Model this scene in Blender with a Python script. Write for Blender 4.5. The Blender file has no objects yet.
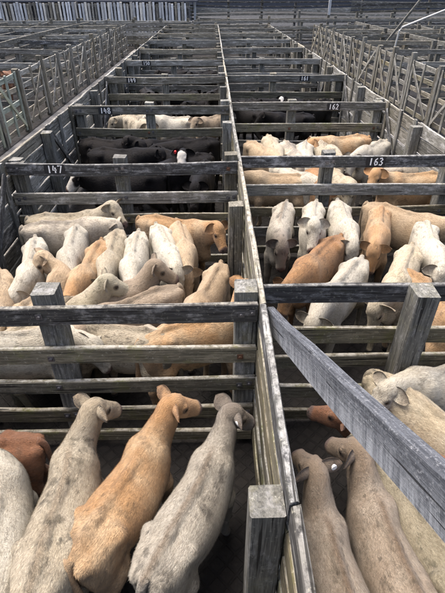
import bpy, bmesh, math, random
import numpy as np
from mathutils import Vector, Matrix, Euler

random.seed(7)
rng = np.random.default_rng(7)
R = math.radians
scene = bpy.context.scene
COL = scene.collection

# ------------------------------------------------------------------ camera, sky, sun, exposure
CAM_H, PITCH, YAW, FPX = 4.06, 34.5, 1.1, 450.0
cam_data = bpy.data.cameras.new('camera')
cam_data.sensor_fit = 'HORIZONTAL'
cam_data.sensor_width = 36.0
cam_data.lens = 36.0 * FPX / 445.0
cam_data.clip_end = 1000
cam = bpy.data.objects.new('camera', cam_data)
COL.objects.link(cam)
cam.location = (0, 0, CAM_H)
cam.rotation_euler = (R(90 - PITCH), 0, R(-YAW))
scene.camera = cam

world = bpy.data.worlds.new('World')
scene.world = world
world.use_nodes = True
wn = world.node_tree.nodes
sky = wn.new('ShaderNodeTexSky')
sky.sky_type = 'NISHITA'
sky.sun_disc = False
SUN_EL, SUN_AZ = 70, -55          # azimuth measured from +Y towards +X
sky.sun_elevation = R(SUN_EL)
sky.sun_rotation = R(SUN_AZ)
sky.air_density = 0.8
sky.dust_density = 7.0
sky.ozone_density = 0.3
world.node_tree.links.new(sky.outputs[0], wn['Background'].inputs[0])
wn['Background'].inputs[1].default_value = 0.15

sd = bpy.data.lights.new('sun', 'SUN')
sd.energy = 0.85
sd.angle = R(30)
sd.color = (1.0, 0.975, 0.94)
sun = bpy.data.objects.new('sun', sd)
COL.objects.link(sun)
sv = Vector((math.sin(R(SUN_AZ)) * math.cos(R(SUN_EL)), math.cos(R(SUN_AZ)) * math.cos(R(SUN_EL)), math.sin(R(SUN_EL))))
sun.rotation_euler = sv.to_track_quat('Z', 'Y').to_euler()
sun.location = (0, 0, 30)

scene.view_settings.view_transform = 'Standard'
scene.view_settings.look = 'None'
scene.view_settings.exposure = 1.42
scene.view_settings.gamma = 1.0


def at(px, py, z):
    """point at height z seen at photograph pixel (px, py)"""
    v = Vector(((px - 222.5) / FPX, -(py - 296.5) / FPX, -1.0))
    v = Euler((R(90 - PITCH), 0, R(-YAW))).to_matrix() @ v
    t = (z - CAM_H) / v.z
    return Vector((v.x * t, v.y * t, z))


# ------------------------------------------------------------------ node helper
class NT:
    def __init__(self, name):
        self.m = bpy.data.materials.new(name)
        self.m.use_nodes = True
        self.t = self.m.node_tree
        self.n = self.t.nodes
        self.bsdf = self.n['Principled BSDF']

    def new(self, kind, **kw):
        n = self.n.new(kind)
        for k, v in kw.items():
            setattr(n, k, v)
        return n

    def set(self, sock, v):
        if isinstance(v, bpy.types.NodeSocket):
            self.t.links.new(v, sock)
        elif isinstance(v, (tuple, list)):
            if len(v) == 3 and sock.type == 'RGBA':
                v = (*v, 1)
            sock.default_value = v
        else:
            sock.default_value = v

    def math(self, op, a, b=0.0, c=0.0, clamp=False):
        n = self.new('ShaderNodeMath', operation=op, use_clamp=clamp)
        self.set(n.inputs[0], a); self.set(n.inputs[1], b); self.set(n.inputs[2], c)
        return n.outputs[0]

    def vmath(self, op, a, b=(0, 0, 0)):
        n = self.new('ShaderNodeVectorMath', operation=op)
        self.set(n.inputs[0], a); self.set(n.inputs[1], b)
        return n.outputs[0]

    def noise(self, vec, scale=5, detail=4, rough=0.55, dist=0.0):
        n = self.new('ShaderNodeTexNoise')
        self.set(n.inputs['Vector'], vec)
        n.inputs['Scale'].default_value = scale
        n.inputs['Detail'].default_value = detail
        n.inputs['Roughness'].default_value = rough
        n.inputs['Distortion'].default_value = dist
        return n.outputs[0]

    def ramp(self, v, a, b, lo=0.0, hi=1.0, smooth=True):
        n = self.new('ShaderNodeMapRange', interpolation_type='SMOOTHSTEP' if smooth else 'LINEAR')
        self.set(n.inputs[0], v)
        for i, q in enumerate((a, b, lo, hi)):
            n.inputs[i + 1].default_value = q
        return n.outputs[0]

    def mix(self, f, a, b, blend='MIX'):
        n = self.new('ShaderNodeMix', data_type='RGBA', blend_type=blend)
        self.set(n.inputs[0], f); self.set(n.inputs[6], a); self.set(n.inputs[7], b)
        return n.outputs[2]

    def sep(self, v):
        n = self.new('ShaderNodeSeparateXYZ')
        self.set(n.inputs[0], v)
        return n.outputs

    def bump(self, h, strength=0.5, dist=0.01, normal=None):
        n = self.new('ShaderNodeBump')
        n.inputs['Strength'].default_value = strength
        n.inputs['Distance'].default_value = dist
        self.set(n.inputs['Height'], h)
        if normal is not None:
            self.set(n.inputs['Normal'], normal)
        return n.outputs[0]


def timber_mat(name, dark, light, moss=(0.10, 0.11, 0.035), moss_amt=0.3, bleach=0.4, bleach_col=(0.5, 0.5, 0.5), drip=0.0, top=.48):
    k = NT(name)
    tc = k.new('ShaderNodeTexCoord')
    oi = k.new('ShaderNodeObjectInfo')
    off = k.math('MULTIPLY', oi.outputs['Random'], 57.0)
    p = k.vmath('ADD', tc.outputs['Object'], off)
    grain = k.noise(k.vmath('MULTIPLY', p, (1.3, 22, 22)), 2.2, 6, 0.65, 0.4)
    fine = k.noise(k.vmath('MULTIPLY', p, (4, 90, 90)), 1.5, 3, 0.6)
    blot = k.noise(k.vmath('MULTIPLY', p, (1.6, 5, 5)), 2.0, 6, 0.7)
    blot2 = k.noise(p, 14, 5, 0.7)
    cracks = k.ramp(k.noise(k.vmath('MULTIPLY', p, (0.7, 26, 26)), 1.6, 2, 0.5), 0.39, 0.33)
    c = k.mix(k.ramp(grain, 0.3, 0.7), dark, light)
    c = k.mix(k.ramp(fine, 0.35, 0.75, 0.0, 0.45), c, tuple(q * 0.45 for q in dark))
    # worn, bleached patches
    wear = k.math('MULTIPLY', k.ramp(blot, 0.50, 0.64), k.ramp(blot2, 0.3, 0.6))
    c = k.mix(k.math('MULTIPLY', wear, bleach), c, bleach_col)
    if drip:
        dn = k.noise(k.vmath('MULTIPLY', p, (30, 30, 1.6)), 1.6, 4, 0.6)
        c = k.mix(k.math('MULTIPLY', k.ramp(dn, 0.45, 0.7), drip), c, bleach_col)
    # lichen and moss, more on upper faces
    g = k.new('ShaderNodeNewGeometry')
    up = k.ramp(k.sep(g.outputs['Normal'])[2], 0.2, 0.9, 0.55, 1.0)
    ms = k.math('MULTIPLY', k.ramp(k.noise(p, 3.2, 6, 0.72), 0.5, 0.68), up)
    c = k.mix(k.math('MULTIPLY', ms, moss_amt), c, moss)
    topw = k.math('MULTIPLY', k.ramp(k.sep(g.outputs['Normal'])[2], .6, .95), k.ramp(blot2, .35, .62))  # pale grey blotches mixed in on faces that point up
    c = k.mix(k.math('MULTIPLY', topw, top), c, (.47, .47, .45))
    lich = k.math('MULTIPLY', k.ramp(k.noise(p, 30, 4, 0.7), 0.58, 0.66), up)
    c = k.mix(k.math('MULTIPLY', lich, 0.5), c, (0.42, 0.42, 0.36))
    nrm = k.math('ABSOLUTE', k.sep(tc.outputs['Normal'])[0])
    cracks = k.math('MULTIPLY', cracks, k.ramp(nrm, .7, .4))
    c = k.mix(k.math('MULTIPLY', cracks, 0.85), c, (0.012, 0.011, 0.01))
    v = k.ramp(oi.outputs['Random'], 0, 1, 0.72, 1.28, False)
    hs = k.new('ShaderNodeHueSaturation')
    k.set(hs.inputs['Color'], c); k.set(hs.inputs['Value'], v)
    r2 = k.math('FRACT', k.math('MULTIPLY', oi.outputs['Random'], 13.7))
    brown = k.mix(1.0, hs.outputs[0], (1.06, .98, .84), 'MULTIPLY')
    k.set(k.bsdf.inputs['Base Color'], k.mix(k.ramp(r2, .45, 1.0, 0, .9), hs.outputs[0], brown))
    k.bsdf.inputs['Roughness'].default_value = 0.88
    k.bsdf.inputs['Specular IOR Level'].default_value = 0.25
    h = k.math('SUBTRACT', k.math('ADD', k.math('MULTIPLY', grain, 1.0), k.math('MULTIPLY', blot2, 0.5)), k.math('MULTIPLY', cracks, 1.2))
    k.set(k.bsdf.inputs['Normal'], k.bump(h, 0.7, 0.008))
    return k.m


def plain_mat(name, col, rough=0.6, metal=0.0, var=0.25, scale=20, bump=0.2):
    k = NT(name)
    tc = k.new('ShaderNodeTexCoord')
    n = k.noise(tc.outputs['Object'], scale, 5, 0.65)
    k.set(k.bsdf.inputs['Base Color'], k.mix(n, tuple(q * (1 - var) for q in col), tuple(min(1, q * (1 + var)) for q in col)))
    k.bsdf.inputs['Roughness'].default_value = rough
    k.bsdf.inputs['Metallic'].default_value = metal
    k.set(k.bsdf.inputs['Normal'], k.bump(n, bump, 0.004))
    return k.m


def beam_mat():
    k = NT('blue_grey_beam_timber')
    tc = k.new('ShaderNodeTexCoord')
    p = tc.outputs['Object']
    x, y, z = k.sep(p)
    g = k.noise(k.vmath('MULTIPLY', p, (1.6, 30, 30)), 2.0, 6, .7, .5)
    fine = k.noise(k.vmath('MULTIPLY', p, (7, 150, 150)), 1.3, 4, .65)
    sp = k.noise(p, 70, 6, .8)
    bl = k.noise(k.vmath('MULTIPLY', p, (2.2, 5, 5)), 2.2, 6, .75)
    c = k.mix(k.ramp(g, .32, .68), (.045, .050, .060), (.15, .162, .185))
    c = k.mix(k.ramp(fine, .4, .7, 0, .5), c, (.03, .033, .04))
    st = k.noise(k.vmath('MULTIPLY', p, (17, 6, 3)), 1.0, 7, .78, .6)
    fall = k.ramp(k.math('ADD', z, k.math('MULTIPLY', bl, .2)), .19, -.02)
    side = k.ramp(k.math('ABSOLUTE', k.sep(tc.outputs['Normal'])[1]), .5, .8)
    chalk = k.math('MULTIPLY', k.math('MULTIPLY', k.ramp(st, .34, .66), fall), side)
    c = k.mix(k.math('MULTIPLY', chalk, .72), c, (.43, .455, .48))
    c = k.mix(k.math('MULTIPLY', k.ramp(sp, .52, .66), k.ramp(bl, .35, .6, .15, .75)), c, (.40, .415, .43))
    cr = k.ramp(k.noise(k.vmath('MULTIPLY', p, (.8, 24, 24)), 1.5, 3, .5), .36, .31)
    c = k.mix(k.math('MULTIPLY', cr, .85), c, (.012, .012, .014))
    k.set(k.bsdf.inputs['Base Color'], c)
    k.bsdf.inputs['Roughness'].default_value = .88
    k.bsdf.inputs['Specular IOR Level'].default_value = .2
    h = k.math('SUBTRACT', k.math('ADD', g, k.math('MULTIPLY', sp, .7)), cr)
    k.set(k.bsdf.inputs['Normal'], k.bump(h, .9, .008))
    return k.m


M = {}
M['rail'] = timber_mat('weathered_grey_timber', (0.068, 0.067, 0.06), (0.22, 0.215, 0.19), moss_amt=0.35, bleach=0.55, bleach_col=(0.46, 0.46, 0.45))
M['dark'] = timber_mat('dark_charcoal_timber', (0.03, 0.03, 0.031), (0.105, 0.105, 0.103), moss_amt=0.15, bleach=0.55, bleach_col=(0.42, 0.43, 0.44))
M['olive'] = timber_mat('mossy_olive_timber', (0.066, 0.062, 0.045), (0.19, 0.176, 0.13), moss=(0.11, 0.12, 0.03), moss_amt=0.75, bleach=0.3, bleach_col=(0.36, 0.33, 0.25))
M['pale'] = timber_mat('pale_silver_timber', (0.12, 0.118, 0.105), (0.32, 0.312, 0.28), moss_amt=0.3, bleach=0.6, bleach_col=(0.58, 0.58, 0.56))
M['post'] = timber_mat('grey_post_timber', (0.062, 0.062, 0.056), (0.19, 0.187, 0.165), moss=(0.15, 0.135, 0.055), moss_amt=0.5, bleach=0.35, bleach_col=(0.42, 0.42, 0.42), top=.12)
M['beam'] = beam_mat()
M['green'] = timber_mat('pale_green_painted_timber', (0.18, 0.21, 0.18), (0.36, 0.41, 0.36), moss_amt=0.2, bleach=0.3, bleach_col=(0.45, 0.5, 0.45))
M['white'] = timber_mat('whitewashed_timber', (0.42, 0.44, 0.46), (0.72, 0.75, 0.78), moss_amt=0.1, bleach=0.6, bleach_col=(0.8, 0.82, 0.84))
M['bolt'] = plain_mat('dull_galvanised_steel', (0.16, 0.16, 0.17), 0.5, 0.8)
M['rust'] = plain_mat('rusty_steel', (0.12, 0.06, 0.035), 0.8, 0.3, 0.5, 60)
M['pipe'] = plain_mat('grey_galvanised_pipe', (0.42, 0.42, 0.40), 0.5, 0.4)
M['blackpaint'] = plain_mat('black_paint_patch', (0.012, 0.012, 0.014), 0.6, 0, 0.4, 30)
M['whitepaint'] = plain_mat('white_brush_paint', (0.86, 0.86, 0.84), 0.6, 0, 0.1, 60)
M['roof'] = plain_mat('dark_slate_roof', (0.06, 0.065, 0.08), 0.6, 0, 0.5, 3)


def ground_mat():
    k = NT('dark_muddy_grooved_concrete')
    g = k.new('ShaderNodeNewGeometry')
    p = g.outputs['Position']
    x, y, z = k.sep(p)
    def groove(u, per):
        f = k.math('ABSOLUTE', k.math('SUBTRACT', k.math('FRACT', k.math('MULTIPLY', u, 1 / per)), 0.5))
        return k.ramp(f, 0.06, 0.13, 0.0, 1.0)
    wob = k.math('MULTIPLY', k.noise(p, 3, 2), 0.03)
    a = k.math('ADD', k.math('ADD', x, y), wob)
    b = k.math('ADD', k.math('SUBTRACT', x, y), wob)
    gr = k.math('MULTIPLY', groove(a, 0.17), groove(b, 0.17))
    mud = k.noise(p, 2.2, 7, 0.7)
    lump = k.noise(p, 17, 6, 0.7)
    c = k.mix(k.ramp(mud, 0.3, 0.7), (0.007, 0.0065, 0.0065), (0.02, 0.018, 0.0165))
    c = k.mix(k.ramp(lump, 0.5, 0.75, 0, 0.5), c, (0.03, 0.027, 0.022))
    c = k.mix(k.math('MULTIPLY', k.math('SUBTRACT', 1.0, gr), 0.4), c, (0.006, 0.006, 0.006))
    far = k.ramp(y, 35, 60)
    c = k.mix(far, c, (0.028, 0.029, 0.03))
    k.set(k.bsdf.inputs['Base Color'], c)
    k.set(k.bsdf.inputs['Roughness'], k.ramp(mud, 0.35, 0.65, 0.5, 0.95))
    k.bsdf.inputs['Specular IOR Level'].default_value = .2
    h = k.math('ADD', k.math('MULTIPLY', gr, 0.45), k.math('MULTIPLY', lump, 0.9))
    k.set(k.bsdf.inputs['Normal'], k.bump(h, 0.8, 0.02))
    return k.m


def alley_mat():
    k = NT('worn_grey_concrete')
    g = k.new('ShaderNodeNewGeometry')
    p = g.outputs['Position']
    n = k.noise(p, 1.3, 7, 0.7)
    n2 = k.noise(p, 25, 5, 0.7)
    c = k.mix(k.ramp(n, 0.3, 0.7), (0.13, 0.125, 0.115), (0.30, 0.29, 0.27))
    c = k.mix(k.ramp(n2, 0.5, 0.8, 0, 0.6), c, (0.08, 0.075, 0.065))
    k.set(k.bsdf.inputs['Base Color'], c)
    k.bsdf.inputs['Roughness'].default_value = 0.9
    k.set(k.bsdf.inputs['Normal'], k.bump(n2, 0.4, 0.01))
    return k.m


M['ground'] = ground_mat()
M['alley'] = alley_mat()


# ------------------------------------------------------------------ object helpers
def link(o, parent=None):
    COL.objects.link(o)
    if parent is not None:
        o.parent = parent
    return o


def tag(o, label, cat, group=None):
    o['label'] = label
    o['category'] = cat
    if group:
        o['group'] = group
    return o


def empty(name, loc=(0, 0, 0)):
    e = bpy.data.objects.new(name, None)
    e.empty_display_size = 0.2
    e.location = loc
    COL.objects.link(e)
    return e


def mesh_obj(name, verts, faces, mat, parent=None):
    me = bpy.data.meshes.new(name)
    me.from_pydata([tuple(v) for v in verts], [], faces)
    me.materials.append(mat)
    o = bpy.data.objects.new(name, me)
    return link(o, parent)


TCACHE = {}


def timber_mesh(L, h, t, segs, var):
    """chamfered sawn timber along local X, height h on local Z, thickness t on local Y, slightly irregular"""
    key = (round(L, 2), round(h, 3), round(t, 3), segs, var)
    if key in TCACHE:
        return TCACHE[key]
    r = random.Random(hash(key))
    c = min(0.012, t * 0.16)
    prof = [(-t/2 + c, -h/2), (t/2 - c, -h/2), (t/2, -h/2 + c), (t/2, h/2 - c), (t/2 - c, h/2), (-t/2 + c, h/2), (-t/2, h/2 - c), (-t/2, -h/2 + c)]
    V, F = [], []
    bow = r.uniform(-1, 1) * 0.010 * L
    for i in range(segs + 1):
        u = i / segs
        x = (u - 0.5) * L
        dz = r.uniform(-1, 1) * 0.05 * h + bow * math.sin(u * math.pi)
        dy = r.uniform(-1, 1) * 0.06 * t
        hs = 1 + r.uniform(-0.04, 0.04)
        if i in (0, segs):
            dz, dy = 0, 0
        for (y, z) in prof:
            V.append((x + (r.uniform(-0.01, 0.01) if i in (0, segs) else 0), y + dy + r.uniform(-1, 1) * 0.02 * t, z * hs + dz + r.uniform(-1, 1) * 0.012 * h))
    for i in range(segs):
        for j in range(8):
            a, b = i * 8 + j, i * 8 + (j + 1) % 8
            F.append((a, a + 8, b + 8, b))
    F.append(tuple(range(8)))
    F.append(tuple(segs * 8 + j for j in reversed(range(8))))
    me = bpy.data.meshes.new('timber')
    me.from_pydata(V, [], F)
    TCACHE[key] = me
    return me


def timber(name, p0, p1, h, t, mat, parent=None, segs=3, roll=0.0, var=None):
    p0, p1 = Vector(p0), Vector(p1)
    d = p1 - p0
    var = random.randint(0, 3) if var is None else var
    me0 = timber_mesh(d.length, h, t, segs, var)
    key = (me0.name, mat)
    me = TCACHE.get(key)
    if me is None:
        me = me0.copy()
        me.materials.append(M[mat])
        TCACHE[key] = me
    o = bpy.data.objects.new(name, me)
    link(o, parent)
    dx = d.normalized()
    upv = Vector((0, 0, 1)) if abs(dx.z) < 0.9 else Vector((0, 1, 0))
    dy = upv.cross(dx).normalized()
    dz = dx.cross(dy)
    m = Matrix((dx, dy, dz)).transposed().to_4x4()
    if roll:
        m = m @ Matrix.Rotation(roll, 4, 'X')
    m.translation = (p0 + p1) / 2 - (parent.location if parent is not None else Vector())
    o.matrix_local = m
    return o


def post(parent, x, y, z1, w=0.2, d=0.2, mat='post', z0=-0.05, lean=(0, 0)):
    return timber('post', (x, y, z0), (x + lean[0], y + lean[1], z1), w, d, mat, parent, segs=2)


def sheet(name, x0, x1, y0, y1, z, mat):
    o = mesh_obj(name, [(x0, y0, z), (x1, y0, z), (x1, y1, z), (x0, y1, z)], [(0, 1, 2, 3)], M[mat])
    o['kind'] = 'structure'
    return o


_plate = {}


def bolt_plate(parent, x, y, z, s=0.05, mat='bolt', rot=0.0):
    """square washer with a bolt head, facing -Y"""
    key = (round(s, 3), mat)
    if key not in _plate:
        bm = bmesh.new()
        bmesh.ops.create_cube(bm, size=1, matrix=Matrix.Diagonal((s, 0.006, s, 1)))
        bmesh.ops.create_cone(bm, cap_ends=True, segments=6, radius1=s * 0.3, radius2=s * 0.25, depth=0.016,
                              matrix=Matrix.Translation((0, -0.010, 0)) @ Matrix.Rotation(R(90), 4, 'X'))
        me = bpy.data.meshes.new('bolt_plate')
        bm.to_mesh(me); bm.free()
        me.materials.append(M[mat])
        _plate[key] = me
    o = bpy.data.objects.new('bolt_plate', _plate[key])
    link(o, parent)
    o.location = Vector((x, y, z)) - parent.location
    o.rotation_euler = (0, rot, 0)
    return o


# ------------------------------------------------------------------ the setting
XL, XC, XR = -3.25, 0.40, 4.10           # left pen wall, central fence, right pen wall
GL, GR = -6.3, 7.4                       # gate rows across the alleys
LY = [3.09, 6.86, 10.85, 14.9, 18.6, 22.4, 26.3, 30.2, 34.1, 38.0]
RY = [3.36, 7.13, 11.16, 15.15, 18.9, 22.7, 26.6, 30.5, 34.4, 38.3]
HT = 1.85
RZ = [(1.66, 1.85), (1.18, 1.37), (0.83, 0.99), (0.42, 0.60), (0.08, 0.22)]

sheet('ground', -250, 250, -60, 420, 0.0, 'ground')
sheet('alley_path', GL + 0.1, XL - 0.12, -4, 42, 0.004, 'alley')
sheet('alley_path', XR + 0.12, GR - 0.1, -4, 42, 0.004, 'alley')

ORD = ['first', 'second', 'third', 'fourth', 'fifth', 'sixth', 'seventh', 'eighth', 'ninth', 'tenth', 'eleventh', 'twelfth', 'thirteenth', 'fourteenth', 'fifteenth', 'sixteenth', 'seventeenth', 'eighteenth']

# ---- hand painted pen numbers
DIG = {
    '1': [[(.5, 1), (.45, 0)]],
    '4': [[(.35, 1), (.1, .38), (.9, .42)], [(.65, .75), (.6, 0)]],
    '7': [[(.08, .95), (.92, .97), (.42, 0)]],
    '8': [[(.5, .52), (.18, .72), (.32, .97), (.72, .97), (.84, .72), (.5, .52), (.14, .3), (.28, .03), (.76, .03), (.88, .3), (.5, .52)]],
    '9': [[(.85, .75), (.6, .98), (.22, .9), (.18, .6), (.5, .48), (.84, .66), (.85, .75), (.8, .35), (.6, 0)]],
    '5': [[(.85, 1), (.25, .97), (.2, .55), (.6, .6), (.85, .35), (.65, .05), (.15, .06)]],
    '0': [[(.5, 1), (.18, .75), (.16, .25), (.5, 0), (.82, .25), (.84, .75), (.5, 1)]],
    '6': [[(.78, .98), (.35, .75), (.16, .32), (.4, .02), (.8, .12), (.8, .42), (.5, .54), (.2, .36)]],
    '3': [[(.15, .93), (.6, 1), (.82, .78), (.45, .54), (.86, .32), (.6, .02), (.12, .08)]],
    '2': [[(.15, .8), (.45, 1), (.82, .8), (.65, .45), (.12, .03), (.9, .05)]],
}


def number_sign(parent, text, x, yface, zc, h=0.115):
    n = len(text)
    dw = h * 0.62
    W = n * dw * 1.12
    a, b = W / 2 + 0.045, h / 2 + 0.022
    p = parent.location
    r = random.Random(text)
    pts = []
    for i in range(16):
        q = i / 16 * math.tau
        cx, cz = math.cos(q), math.sin(q)
        m = max(abs(cx), abs(cz)) ** 0.8
        pts.append((cx / m * a * r.uniform(.94, 1.04), 0, cz / m * b * r.uniform(.94, 1.0)))
    patch = mesh_obj('number_patch', pts, [tuple(range(16))], M['blackpaint'], parent)
    patch.location = Vector((x, yface - 0.004, zc)) - p
    for i, ch in enumerate(text):
        V, F = [], []
        ox = -W / 2 + (i + 0.06) * dw * 1.12
        hw = h * 0.085
        for s in DIG[ch]:
            P = [Vector((ox + u * dw, 0, (v - .5) * h)) for u, v in s]
            base = len(V)
            for j, q in enumerate(P):
                d = (P[min(j + 1, len(P) - 1)] - P[max(j - 1, 0)]).normalized()
                nn = Vector((-d.z, 0, d.x)) * hw * r.uniform(.8, 1.15)
                V += [q - nn, q + nn]
            for j in range(len(P) - 1):
                k = base + 2 * j
                F.append((k, k + 2, k + 3, k + 1))
        o = mesh_obj('digit', V, F, M['whitepaint'], patch)
        o.location = (0, -0.004, 0)


def cross_fence(x0, x1, y, label, group, posts, rails_front=True, mats=None, number=None, nx=None, detail=False, zs=RZ, cat='fence'):
    e = empty('rail_fence', ((x0 + x1) / 2, y, 0))
    tag(e, label, cat, group)
    mats = mats or ['rail'] * 5
    for i, (z0, z1) in enumerate(zs):
        zc, h = (z0 + z1) / 2, z1 - z0
        dz = random.uniform(-.012, .012) if not detail else 0
        yy = y + 0.027
        timber('rail', (x0, yy, zc + dz), (x1, yy, zc + dz * -0.6), h, 0.052, mats[i % len(mats)], e, segs=5 if detail else 3)
    for px, w, top, front in posts:
        py = y - 0.11 if front else y + 0.165
        post(e, px, py, top, w, 0.2, 'post')
        if detail or y < 12:
            for (z0, z1) in zs[:4]:
                if not front:
                    bolt_plate(e, px - w * .22, y - 0.004, (z0 + z1) / 2 - .01, 0.055, 'bolt' if random.random() < .7 else 'rust', random.uniform(-.2, .2))
                    if random.random() < .5:
                        bolt_plate(e, px + w * .25, y - 0.004, (z0 + z1) / 2 + .01, 0.05, 'bolt', random.uniform(-.2, .2))
                else:
                    bolt_plate(e, px - w * .2, py - 0.104, (z0 + z1) / 2, 0.03, 'bolt', random.uniform(-.2, .2))
                    bolt_plate(e, px + w * .2, py - 0.104, (z0 + z1) / 2 - .01, 0.03, 'bolt', random.uniform(-.2, .2))
    if number:
        number_sign(e, number, nx, y, (zs[0][0] + zs[0][1]) / 2 + 0.0)
    return e


NUML = {1: '147', 2: '148', 3: '149', 4: '150'}
NUMR = {1: '163', 2: '162', 3: '161'}
RM = [['dark', 'olive', 'olive', 'olive', 'olive'], ['dark', 'rail', 'olive', 'rail', 'olive'], ['rail', 'olive', 'rail', 'olive', 'olive'],
      ['rail', 'olive', 'olive', 'rail', 'olive'], ['pale', 'pale', 'rail', 'pale', 'rail']]
for i, y in enumerate(LY):
    if i == 0:
        lab = 'dark topped rail fence behind the three front left calves'
    elif i in NUML:
        lab = ['', 'rail fence painted 147, along the back of the crowded left pen', 'rail fence painted 148, behind the black cattle',
               'rail fence painted 149, behind the pale cattle beyond the black ones', 'rail fence painted 150, the farthest numbered one'][i]
    else:
        lab = 'grey rail fence left of the central fence, %s row behind the number 150' % ORD[i - 5]
    cross_fence(XL + 0.06, XC - 0.035, y, lab, 'cross fences between the pens',
                [(-3.07, .2, 1.8, False), (-1.46, .2, 1.93 if i == 0 else 1.9, False), (0.265, .2, 1.93, False)],
                mats=RM[min(i, 4)], number=NUML.get(i), nx=-2.45, detail=i == 0)
for i, y in enumerate(RY):
    if i == 0:
        lab = 'dark topped rail fence with thick leaning front post on the right'
    elif i in NUMR:
        lab = ['', 'rail fence painted 163, along the back of the right middle pen', 'rail fence painted 162, behind the tan and white cattle on the right',
               'rail fence painted 161, behind the black cattle on the right'][i]
    else:
        lab = 'grey rail fence right of the central fence, %s row behind the number 161' % ORD[i - 4]
    cross_fence(XC + 0.035, XR - 0.06, y, lab, 'cross fences between the pens',
                [(1.86 if i else 1.84, .24 if i == 0 else .2, 1.87 if i == 0 else 1.88, i == 0), (3.9, .2, 1.85, False)],
                mats=RM[min(i, 4)], number=NUMR.get(i), nx=2.6 if i == 1 else 2.82, detail=i == 0)

# ---- long fences along the pens
CR = [(1.66, 1.86), (1.40, 1.60), (1.13, 1.34), (0.80, 1.02), (0.45, 0.66), (0.1, 0.3)]


def long_fence(x, y0, y1, label, group, side, mats, posts, w=0.2, zs=CR, t=0.055, top=1.88):
    """rails along Y at x, posts on the given side (-1 left, +1 right)"""
    e = empty('rail_fence', (x, (y0 + y1) / 2, 0))
    tag(e, label, 'fence', group)
    for i, (z0, z1) in enumerate(zs):
        jx = random.uniform(-.006, .006)
        dz = random.uniform(-.012, .012)
        timber('rail', (x + jx, y0 + .004, (z0 + z1) / 2 + dz), (x - jx, y1 - .004, (z0 + z1) / 2 - dz), z1 - z0, t, mats[min(i, len(mats) - 1)], e, segs=4)
    for py in posts:
        post(e, x + side * (w / 2 + t / 2 + .008), py, top + random.uniform(-.03, .04), w, w, 'post', lean=(random.uniform(-.01, .01), random.uniform(-.03, .03)))
    return e


cy = [-2.2, 1.30] + LY
for i in range(len(cy) - 1):
    y0, y1 = cy[i], cy[i + 1]
    if i == 0:
        lab, ps = 'near length of central fence with thick square post', [-0.6]
    elif i == 1:
        lab, ps = 'mossy length of central fence between the two front pens', [1.37]
    else:
        lab, ps = 'length of central fence between the %s pair of pens from the front' % ORD[i - 1], [y0 + (y1 - y0) * 0.56]
    long_fence(XC, y0, y1, lab, 'central fence lengths', -1, ['dark' if i < 2 else 'rail', 'olive', 'olive', 'olive'], ps, w=.19 if i < 2 else .18, top=1.79 if i == 1 else 1.88)


def gate(name, axis_x, y0, y1, label, group, mats, face, brace=True, z=0.12, h=1.62, stiles=3, rails=5, rw=.15):
    """slatted gate in the plane x = axis_x, its face side +1 / -1"""
    e = empty(name, (axis_x, (y0 + y1) / 2, 0))
    tag(e, label, 'gate', group)
    rh = rw
    for i in range(rails):
        zc = z + rh / 2 + (h - rh) * i / (rails - 1)
        timber('rail', (axis_x, y0, zc + random.uniform(-.015, .015)), (axis_x, y1, zc + random.uniform(-.015, .015)), rh, 0.04, mats[(rails - 1 - i) % len(mats)], e, segs=2)
    for j in range(stiles):
        yy = y0 + 0.1 + (y1 - y0 - 0.2) * j / (stiles - 1)
        timber('stile', (axis_x + face * .043, yy, z - .05), (axis_x + face * .043, yy, z + h + .04), 0.13, 0.04, mats[0], e, segs=2)
    if brace:
        a, b = (y0 + .15, y1 - .15) if random.random() < .5 else (y1 - .15, y0 + .15)
        timber('brace', (axis_x + face * .085, a, z + .1), (axis_x + face * .085, b, z + h - .12), 0.11, 0.035, mats[-1], e, segs=2)
    return e


WR = [(1.63, 1.86), (1.33, 1.60), (1.02, 1.30), (0.71, 0.98), (0.40, 0.68), (0.08, 0.36)]
for side, X, ys, nm in ((-1, XL, LY, 'left'), (1, XR, RY, 'right')):
    yy = [-0.6] + ys
    for i in range(len(yy) - 1):
        y0, y1 = yy[i], yy[i + 1]
        ym = y0 + (y1 - y0) * 0.52
        o = ORD[i]
        long_fence(X, y0 + .02, ym - .03, 'boarded %s pen wall of wide grey planks, %s from the front' % (nm, o), 'boarded pen walls', -side,
                   ['pale', 'rail', 'pale', 'rail'], [y0 + .32, ym - .16], w=.19, zs=WR, t=.05, top=1.84)
        gate('pen_gate', X, ym + .02, y1 - .02, 'braced plank gate in the %s pen wall, %s from the front' % (nm, o), 'pen gates onto the alleys',
             ['rail', 'pale', 'rail', 'dark'], -side, True, z=.08, h=1.76, stiles=3, rails=6, rw=.27)

# ---- gate rows across the alleys
for side, X, nm in ((-1, GL, 'left'), (1, GR, 'right')):
    y = 7.5
    i = 0
    while y < 37:
        w = 2.0 + (0.5 if i % 3 == 1 else 0)
        mats = ['pale', 'rail', 'pale'] if i % 2 else ['pale', 'pale', 'rail']
        if side < 0 and i in (2, 3):
            mats = ['green', 'pale', 'green']
        if side > 0:
            mats = ['rail', 'rail', 'pale'] if i % 2 else ['rail', 'olive', 'rail']
        gate('yard_gate', X, y + .12, y + w - .12, '%s slatted yard gate beyond the %s alley, %s from the front' % ('pale green' if 'green' in mats else 'grey', nm, ORD[i]),
             'slatted gates beyond the alleys', mats, -side, True, z=.15, h=1.68, stiles=3, rails=5)
        p = timber('gate_post', (X, y, -.05), (X + random.uniform(-.02, .02), y, 2.0 + random.uniform(-.08, .1)), .19, .19, 'post', None, 2)
        tag(p, 'square timber gate post beyond the %s alley, %s from the front' % (nm, ORD[i]), 'post', 'gate posts beyond the alleys')
        y += w
        i += 1

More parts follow.
